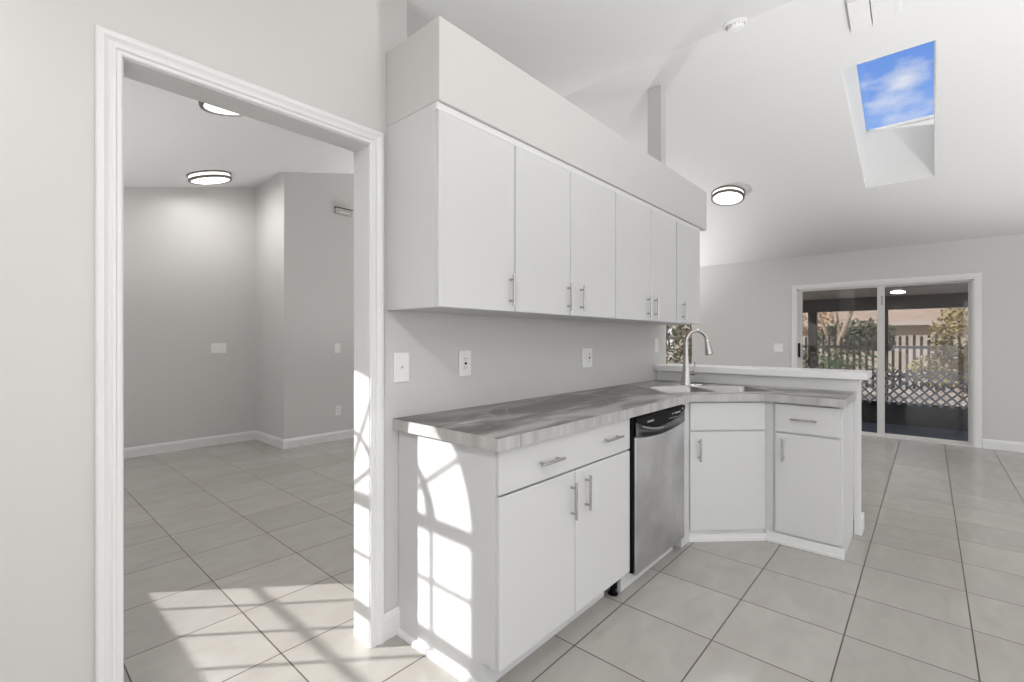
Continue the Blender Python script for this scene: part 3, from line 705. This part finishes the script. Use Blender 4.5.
link('housing', mkbox(0, 0.045, -0.11, 0.11, -0.036, 0.034), 'plate_grey', ch, bevel=0.004)
link('top_slot', mkbox(0.002, 0.050, -0.116, 0.116, 0.034, 0.041), 'dark', ch)
link('bottom_clip', mkbox(0.045, 0.049, -0.06, 0.08, -0.020, -0.010), 'plate', ch)

# ------------------------------------------------------------------ ceiling lights
def ceiling_light(x, y, label, r=0.178, watts=7.0, z=None, slope=None):
    """flush drum light with two dark nickel rings on the sloped ceiling"""
    if z is None: z = zs(y)
    n = Vector((0, SS, -1)) if y < YR else Vector((0, -SN, -1))
    if slope == 0: n = Vector((0, 0, -1))
    n.normalize()
    o = thing('ceiling_light', label, 'ceiling light', (x, y, z), group='flush drum ceiling lights')
    o.rotation_mode = 'QUATERNION'; o.rotation_quaternion = (-n).to_track_quat('Z', 'Y')
    bm = bmesh.new(); lathe(bm, [(r*0.5, 0.0), (r, 0.0), (r, -0.014), (r*0.955, -0.016), (r*0.5, -0.016)], 48); link('mounting_ring', bm, 'nickel_dark', o, smooth=True)
    bm = bmesh.new(); lathe(bm, [(r*0.93, -0.015), (r*0.93, -0.044)], 48, cap=False); link('drum', bm, 'drum', o, smooth=True)
    bm = bmesh.new(); lathe(bm, [(r*0.925, -0.043), (r*0.985, -0.043), (r*0.995, -0.052), (r*0.985, -0.064), (r*0.87, -0.066), (r*0.87, -0.052)], 48, cap=False); link('lower_ring', bm, 'nickel_dark', o, smooth=True)
    bm = bmesh.new(); lathe(bm, [(r*0.88, -0.058), (r*0.8, -0.064), (r*0.6, -0.070), (r*0.3, -0.074), (0.0, -0.075)], 48); link('diffuser', bm, 'diff', o, smooth=True)
    if watts:
        l = bpy.data.lights.new('bulb', 'AREA'); l.shape = 'DISK'; l.size = r*1.8; l.energy = watts; l.color = (1.0, 0.985, 0.965)
        lo = bpy.data.objects.new('bulb', l); COL.objects.link(lo); lo.parent = o; lo.location = (0, 0, -0.080)
    return o
ceiling_light(-4.00, -0.42, 'lit drum ceiling light in full view near the end wall, through the doorway', r=0.205, watts=POW['side'])
ceiling_light(-1.80, -0.90, 'lit drum ceiling light half hidden behind the doorway head', r=0.205, watts=POW['side'])
ceiling_light(-0.02, 3.64, 'lit drum ceiling light on the sloping ceiling beyond the soffit', watts=POW['great'])
ceiling_light(2.78, -0.13, 'kitchen ceiling light out of view to the right', watts=POW['kitchen'])
ceiling_light(3.6, 3.2, 'unseen ceiling light added at the right to fill the great room', watts=POW['great2'])  # added out of view to brighten the great room
ceiling_light(1.10, -2.25, 'kitchen ceiling light behind the camera', watts=POW['kb'])
ceiling_light(3.1, -2.2, 'unseen ceiling light added as fill in the corner behind the camera', watts=POW['kb2'])  # extra fill lamp added out of view
def uplight(x, y, watts, label):  # fill lamps added out of view to even out ceiling and walls
    """unseen can uplight added on the floor, fills the room off the ceiling"""
    o = thing('fill_uplight', label, 'fill light', (x, y, 0), group='unseen fill uplights added on the floor')
    bm = bmesh.new(); lathe(bm, [(0.085, 0.0), (0.085, 0.20), (0.080, 0.20), (0.080, 0.10), (0.0, 0.10)], 32); link('can', bm, 'nickel_dark', o, smooth=True)
    bm = bmesh.new(); lathe(bm, [(0.078, 0.101), (0.06, 0.12), (0.0, 0.125)], 24); link('reflector', bm, 'plate', o, smooth=True)
    l = bpy.data.lights.new('fill_bulb', 'SPOT'); l.spot_size = math.radians(125); l.spot_blend = 0.6; l.shadow_soft_size = 0.13; l.energy = watts; l.color = (1.0, 1.0, 1.0)
    lo = bpy.data.objects.new('fill_bulb', l); COL.objects.link(lo); lo.parent = o; lo.location = (0, 0, 0.22); lo.rotation_euler = (PI, 0, 0)
    return o
uplight(3.0, -0.6, POW['uk'], 'unseen fill uplight added on the kitchen floor')
uplight(3.3, 3.0, POW['ug'], 'unseen fill uplight added on the great room floor')
uplight(-2.9, -2.45, POW['us'], 'unseen fill uplight added below the arched window')
uplight(-2.5, 0.9, POW['uj'], 'unseen fill uplight added behind the backsplash wall')
uplight(0.95, 2.35, POW['ub'], 'unseen fill uplight added on the floor behind the half wall')
uplight(-2.9, 4.3, POW['ul'], 'unseen fill uplight added behind the kitchen wall')
# smoke detector
n = Vector((0, SS, -1)).normalized()
sm = thing('smoke_detector', 'white round smoke detector on the ceiling beside the ridge', 'smoke detector', (0.69, 1.455, zs(1.455)))
sm.rotation_mode = 'QUATERNION'; sm.rotation_quaternion = (-n).to_track_quat('Z', 'Y')
bm = bmesh.new(); lathe(bm, [(0.0, 0), (0.078, 0.0), (0.078, -0.008), (0.070, -0.012), (0.0, -0.012)], 32); link('base_plate', bm, 'plate', sm, smooth=True)
bm = bmesh.new(); lathe(bm, [(0.056, -0.012), (0.058, -0.030), (0.050, -0.042), (0.030, -0.046), (0.0, -0.047)], 32); hs = link('housing', bm, 'plate', sm, smooth=True)
for k in range(14):
    bm = bmesh.new(); a = 2*PI*k/14; c_, s_ = math.cos(a), math.sin(a); tube(bm, [(0.0578*c_, 0.0578*s_, -0.018), (0.0588*c_, 0.0588*s_, -0.027)], 0.0018, 6)
    link('vent_slot', bm, 'dark', hs)
# return air register near the ridge
vt = thing('ceiling_register', 'white two-panel air register on the ceiling above the skylight', 'air vent')
def cplate(x0, x1, y0, y1, d0, d1):
    bm = bmesh.new(); prism(bm, [(y0, zs(y0)-d0), (y1, zs(y1)-d0), (y1, zs(y1)-d1), (y0, zs(y0)-d1)], x0, x1, 'x'); return bm
link('frame', cplate(1.298, 1.566, 1.635, 1.907, 0.001, 0.008), 'ceil', vt, bevel=0.001)
link('grille_panel', cplate(1.303, 1.413, 1.645, 1.900, 0.008, 0.032), 'ceil', vt, bevel=0.002)
link('grille_panel', cplate(1.419, 1.532, 1.645, 1.900, 0.008, 0.032), 'ceil', vt, bevel=0.002)
link('damper_strip', cplate(1.540, 1.562, 1.650, 1.890, 0.008, 0.014), 'ceil', vt, bevel=0.002)

# ------------------------------------------------------------------ sliding glass door
sl = bpy.data.objects.new('door_1', None); COL.objects.link(sl); struct(sl, 'two-panel sliding glass door to the screened porch')
struct(casing('trim_3', [(0.0, 0.0), (0.0, 0.012), (0.012, 0.012), (0.02, 0.017), (0.055, 0.017), (0.066, 0.012), (0.066, 0)], fd[0], fd[1], fd[2], YF, -1, axis='y'), 'white casing around the sliding door')
bm = bmesh.new()
box(bm, fd[0], fd[0]+0.020, YF-0.002, YF+0.13, 0, fd[2]); box(bm, fd[1]-0.020, fd[1], YF-0.002, YF+0.13, 0, fd[2]); box(bm, fd[0], fd[1], YF-0.002, YF+0.13, fd[2]-0.018, fd[2])
box(bm, fd[0], fd[1], YF-0.004, YF+0.13, 0, 0.022)
link('frame', bm, 'alu', sl)
def panel(x0, x1, y, sw0, sw1, tr, br, pm='alu'):
    bm = bmesh.new(); a, b, z0, z1 = x0, x1, 0.022, fd[2]-0.018
    box(bm, a, a+sw0, y, y+0.03, z0, z1); box(bm, b-sw1, b, y, y+0.03, z0, z1); box(bm, a+sw0, b-sw1, y, y+0.03, z1-tr, z1); box(bm, a+sw0, b-sw1, y, y+0.03, z0, z0+br)
    p = link('door_panel', bm, pm, sl)
    bm = bmesh.new(); box(bm, a+sw0-.004, b-sw1+.004, y+0.012, y+0.018, z0+br-.004, z1-tr+.004); link('glass_pane', bm, 'glass', p)
    return p
pL = panel(0.322, 1.272, YF+0.02, 0.040, 0.075, 0.014, 0.020)
pR = panel(1.228, 2.065, YF+0.075, 0.030, 0.022, 0.014, 0.020)
bm = bmesh.new(); box(bm, 0.315, 0.338, YF-0.018, YF+0.02, 1.00, 1.20)
link('pull_handle', bm, 'black', pL, bevel=0.004)['label'] = 'black pull handle'
bm = bmesh.new()
for z_ in (1.80, 1.70): tube(bm, [(1.245, YF+0.021, z_), (1.245, YF+0.010, z_)], 0.008, 10)
box(bm, 1.240, 1.250, YF+0.012, YF+0.02, 1.70, 1.80)
link('lock_bracket', bm, 'nickel_dark', pL)
# far left window behind the bar
w1 = bpy.data.objects.new('window_1', None); COL.objects.link(w1); struct(w1, 'window in the far wall behind the faucet')
bm = bmesh.new(); x0, x1, z0, z1 = fw
for a in ((x0, x0+0.012, z0, z1), (x1-0.012, x1, z0, z1), (x0, x1, z0, z0+0.015), (x0, x1, z1-0.015, z1)): box(bm, a[0], a[1], YF+0.06, YF+0.10, a[2], a[3])
link('window_frame', bm, 'alu', w1)
link('meeting_rail', mkbox(x0, x1, YF+0.06, YF+0.09, 1.258, 1.285), 'nickel_dark', w1)
link('glass_pane', mkbox(x0, x1, YF+0.075, YF+0.079, z0, z1), 'glass', w1)

# ------------------------------------------------------------------ outside
mo = {}
mo['ground'] = mat('dry_ground', (0.56, 0.48, 0.39), 0.9, var=(1.5, 0.4))
mo['deck'] = mat('porch_floor_blue', (0.15, 0.20, 0.30), 0.35)
mo['taupe'] = mat('porch_ceiling', (0.22, 0.19, 0.165), 0.7)
mo['bronze'] = mat('dark_bronze', (0.045, 0.035, 0.028), 0.5)
mo['lattice'] = mat('lattice_grey', (0.80, 0.80, 0.84), 0.7)
mo['panel'] = mat('dark_panel', (0.018, 0.018, 0.026), 0.35)
mo['fence'] = mat('fence_wood', (0.03, 0.027, 0.024), 0.8)
mo['roof'] = mat('tan_shingle', (0.38, 0.275, 0.20), 0.9, var=(2.2, 0.35))
mo['stucco'] = mat('stucco_pale', (0.36, 0.30, 0.25), 0.9)
mo['bark'] = mat('bark', (0.30, 0.23, 0.17), 0.9, var=(8, 0.3))
def leafm(name, c): return mat(name, c, 0.6, var=(2.3, 0.55))
mo['l_ol'] = leafm('leaf_olive', (0.34, 0.27, 0.12)); mo['l_gr'] = leafm('leaf_green', (0.085, 0.15, 0.055)); mo['l_dk'] = leafm('leaf_dark', (0.13, 0.14, 0.08)); mo['l_tan'] = leafm('leaf_tan', (0.48, 0.33, 0.20))
bm = bmesh.new(); quadf(bm, (XR+0.12, -30, -0.16), (40, -30, -0.16), (40, YF+0.14, -0.16), (XR+0.12, YF+0.14, -0.16))
struct(link('ground', bm, mat('neutral_bounce_ground', (0.46, 0.46, 0.46), 0.9)), 'unseen neutral ground on the open right side for untinted bounce light')  # unseen ground added in neutral grey so its bounce stays untinted
bm = bmesh.new(); quadf(bm, (-40, YF+0.14, -0.16), (40, YF+0.14, -0.16), (40, 70, -0.16), (-40, 70, -0.16))
struct(link('ground', bm, mo['ground']), 'dry yard beyond the porch')
struct(link('porch_floor', mkbox(-3.0, 5.0, YF+0.13, 7.40, -0.158, -0.05), mo['deck']), 'blue-grey porch floor behind the sliding door')
bm = bmesh.new(); quadf(bm, (-1.4, YF+0.141, 2.33), (5.2, YF+0.141, 2.33), (5.2, 11.3, 2.18), (-1.4, 11.3, 2.18))
bmesh.ops.solidify(bm, geom=list(bm.faces), thickness=-0.06)
for k in range(34):
    x_ = -1.38+k*0.19; quadf(bm, (x_, YF+0.2, 2.326), (x_+0.012, YF+0.2, 2.326), (x_+0.012, 11.2, 2.177), (x_, 11.2, 2.177))
struct(link('porch_ceiling', bm, mo['taupe']), 'dark taupe porch ceiling')
bmm = mkbox(-1.4, 5.2, 11.0, 11.2, 1.90, 2.19); tag(link('porch_beam', bmm, mo['bronze']), 'dark beam along the outer edge of the porch ceiling', 'beam')['kind'] = 'structure'
for x_, w_, lb in ((-0.365, 0.17, 'dark porch post behind the left glass panel'), (0.995, 0.085, 'slim dark porch post just right of the door meeting stile')):
    p_ = link('porch_post', mkbox(x_-w_/2, x_+w_/2, 11.0, 11.0+w_, -0.158, 1.90), mo['bronze']); tag(p_, lb, 'post')
# lattice railing on a dark knee panel
lt = thing('lattice_screen', 'grey diamond lattice railing on a dark base beyond the sliding door', 'lattice', (0, 7.25, 0))
link('base_panel', mkbox(-1.6, 3.4, 0.02, 0.05, -0.05, 0.29), mo['panel'], lt)
bm = bmesh.new()
for s, yo in ((1, 0.0), (-1, -0.006)):
    x_ = -2.2
    while x_ < 3.5:
        a = Vector((x_, 0.262)); b = Vector((x_+s*0.50, 0.792)); 
        if s < 0: a.x += 0.5; b.x += 0.5
        d = (b-a).normalized(); q_ = Vector((-d.y, d.x))*0.013
        prism(bm, [tuple(a+q_), tuple(b+q_), tuple(b-q_), tuple(a-q_)], yo, yo+0.006, 'y'); x_ += 0.118
link('lattice_strips', bm, mo['lattice'], lt)
# picket fence
fe = thing('picket_fence', 'dark wooden picket fence beyond the porch', 'fence', (0, 15.5, -0.16))
bm = bmesh.new(); x_ = -5.0; k = 0
while x_ < 6:
    h = 1.52+0.02*((k*7) % 3); prism(bm, [(x_, 0), (x_+0.065, 0), (x_+0.065, h-0.04), (x_+0.032, h), (x_, h-0.05)], 0, 0.02, 'y'); x_ += 0.155; k += 1
link('pickets', bm, mo['fence'], fe)
bm = bmesh.new(); box(bm, -5, 6, 0.02, 0.06, 0.3, 0.38); box(bm, -5, 6, 0.02, 0.06, 1.15, 1.23); link('rails', bm, mo['fence'], fe)
# neighbour's house
ho = thing('house', 'neighbouring house with a broad tan shingle roof beyond the fence', 'house', (0, 26, -0.16))
link('wall', mkbox(-10, 13, 0, 8, 0, 2.3), mo['stucco'], ho)
bm = bmesh.new(); quadf(bm, (-11, -0.8, 2.2), (14, -0.8, 2.2), (11.5, 5, 3.75), (-8.5, 5, 3.75)); quadf(bm, (-11, 9, 2.2), (-8.5, 5, 3.75), (11.5, 5, 3.75), (14, 9, 2.2))
quadf(bm, (-11, -0.8, 2.2), (-8.5, 5, 3.75), (-11, 9, 2.2)); quadf(bm, (14, -0.8, 2.2), (14, 9, 2.2), (11.5, 5, 3.75)); link('roof', bm, mo['roof'], ho)
link('fascia', mkbox(-11, 14, -0.86, -0.80, 2.05, 2.25), mo['stucco'], ho)
link('vent_pipe', mkbox(2.25, 2.40, 1.6, 1.75, 2.6, 3.6), mo['stucco'], ho)
link('window', mkbox(-1.2, 0.4, -0.03, 0.0, 0.9, 1.9), mo['panel'], ho)
# plants
def foliage(bm, c, rad, n, size, seed, shell=0.45):
    rn = random.Random(seed)
    for _ in range(n):
        while True:
            d = Vector((rn.uniform(-1, 1), rn.uniform(-1, 1), rn.uniform(-1, 1)))
            if shell < d.length < 1: break
        p = Vector(c)+Vector((d.x*rad[0], d.y*rad[1], d.z*rad[2]))
        a = Vector((rn.gauss(0, 1), rn.gauss(0, 1), rn.gauss(0, 1))).normalized(); b = a.orthogonal().normalized(); s = size*rn.uniform(0.6, 1.3)
        f_ = bm.faces.new([bm.verts.new(p-a*s), bm.verts.new(p+b*s*0.45), bm.verts.new(p+a*s), bm.verts.new(p-b*s*0.45)])
def tree(name, loc, blobs, stems, leaf, n, size, seed, label, cat='tree'):
    o = thing(name, label, cat, loc)
    bm = bmesh.new()
    for i, (c, r) in enumerate(blobs): foliage(bm, c, r, int(n*r[0]*r[2]), size, seed+i)
    link('foliage', bm, mo[leaf], o)
    bm = bmesh.new()
    for pts_, rr_ in stems: tube(bm, pts_, rr_, 8)
    link('trunk', bm, mo['bark'], o)
    return o
tree('tree', (2.25, 13.2, -0.16), [((0.05, 0, 1.45), (0.62, 0.6, 0.75)), ((0.25, 0, 2.0), (0.6, 0.5, 0.45)), ((-0.15, 0, 0.75), (0.5, 0.4, 0.5))],
     [([(0, 0, 0), (0.05, 0, 0.8), (0.2, 0, 1.8)], [0.06, 0.05, 0.03]), ([(0.03, 0, 0.6), (-0.35, 0, 1.4)], [0.04, 0.02])], 'l_ol', 1900, 0.06, 3, 'leafy olive-green tree at the right of the glass door')
tree('tree', (-0.75, 17.2, -0.16), [((0.2, 0, 3.0), (1.7, 0.9, 0.55)), ((-1.0, 0, 2.3), (1.1, 0.7, 0.8))],
     [([(0, 0, 0), (0.1, 0, 1.1), (0.5, 0, 2.3), (0.8, 0, 3.2)], [0.10, 0.09, 0.06, 0.04]), ([(0.05, 0, 0.9), (-0.3, 0, 2.0), (-0.5, 0, 2.8)], [0.07, 0.05, 0.03]), ([(0.2, 0, 1.4), (0.1, 0, 2.5)], [0.04, 0.02])], 'l_tan', 520, 0.09, 13, 'pale-barked tree with tan leaves behind the left glass panel')
tree('shrub', (-0.36, 19.5, -0.16), [((0, 0, 1.5), (1.3, 0.7, 0.7))], [([(0, 0, 0), (0, 0, 1.5)], [0.05, 0.03])], 'l_dk', 800, 0.11, 23, 'dark loose shrub in front of the tan roof', 'shrub')
tree('shrub', (-0.75, 14.2, -0.16), [((0.1, 0, 0.75), (0.75, 0.5, 0.5)), ((-1.0, 0, 0.9), (0.6, 0.5, 0.5))], [([(0, 0, 0), (0, 0, 0.6)], [0.04, 0.02])], 'l_dk', 1700, 0.06, 33, 'low dark shrub by the left porch post', 'shrub')
tree('hedge_shrub', (1.75, 14.6, -0.16), [((0, 0, 0.55), (0.55, 0.4, 0.45))], [([(0, 0, 0), (0, 0, 0.4)], [0.04, 0.02])], 'l_ol', 1500, 0.06, 43, 'yellow-green bush at the foot of the fence', 'shrub')
tree('tree', (2.4, 40.0, -0.16), [((0, 0, 4.6), (6.0, 1.5, 1.1))], [([(0, 0, 0), (0, 0, 4)], [0.2, 0.1])], 'l_gr', 160, 0.28, 53, 'distant green tree tops above the tan roof')
tree('tree', (-5.1, 11.5, -0.16), [((0.5, 0, 1.0), (1.5, 0.6, 0.85)), ((-0.9, 0, 1.2), (1.0, 0.6, 0.9))], [([(0, 0, 0), (0.1, 0, 1.0)], [0.06, 0.03])], 'l_dk', 1100, 0.075, 63, 'leafy bush seen through the window behind the faucet')
tree('tree', (-2.9, 8.9, -0.16), [((0.1, 0, 1.97), (1.2, 0.6, 0.36))], [([(-0.9, 0, 0), (-0.8, 0, 1.3), (-0.2, 0, 2.1)], [0.05, 0.045, 0.03])], 'l_dk', 1500, 0.07, 73, 'overhanging branch seen through the window behind the faucet')
# palm
pm_ = thing('palm', 'low green palm with arching fronds behind the left glass panel', 'palm', (0.22, 12.2, -0.16))
bm = bmesh.new(); rn = random.Random(5)
for k in range(22):
    a = 2*PI*k/22+rn.uniform(-.1, .1); L_ = rn.uniform(0.7, 1.0); up_ = rn.uniform(0.3, 1.1); d = Vector((math.cos(a), math.sin(a)*0.7, 0)); side = Vector((-d.y, d.x, 0))
    prev = None
    for s in range(9):
        u_ = s/8; p = d*L_*u_+Vector((0, 0, 0.75+up_*0.75*u_*(1.25-u_)*1.3-0.35*u_*u_)); w = 0.13*math.sin(PI*min(0.97, u_+0.1))
        cur = (p, w)
        if prev:
            for sg in (-1, 1):
                q_ = p+side*sg*w+d*0.09+Vector((0, 0, -0.05)); f_ = bm.faces.new([bm.verts.new(prev[0]), bm.verts.new(prev[0]+d*0.035), bm.verts.new(q_)])
                q_ = (p+prev[0])/2+side*sg*w+d*0.09+Vector((0, 0, -0.05)); bm.faces.new([bm.verts.new((prev[0]+p)/2), bm.verts.new((prev[0]+p)/2+d*0.035), bm.verts.new(q_)])
        prev = cur
link('fronds', bm, mo['l_gr'], pm_)
bm = bmesh.new(); lathe(bm, [(0.09, 0), (0.11, 0.25), (0.08, 0.55), (0.06, 0.78)], 10); link('trunk', bm, mo['bark'], pm_)
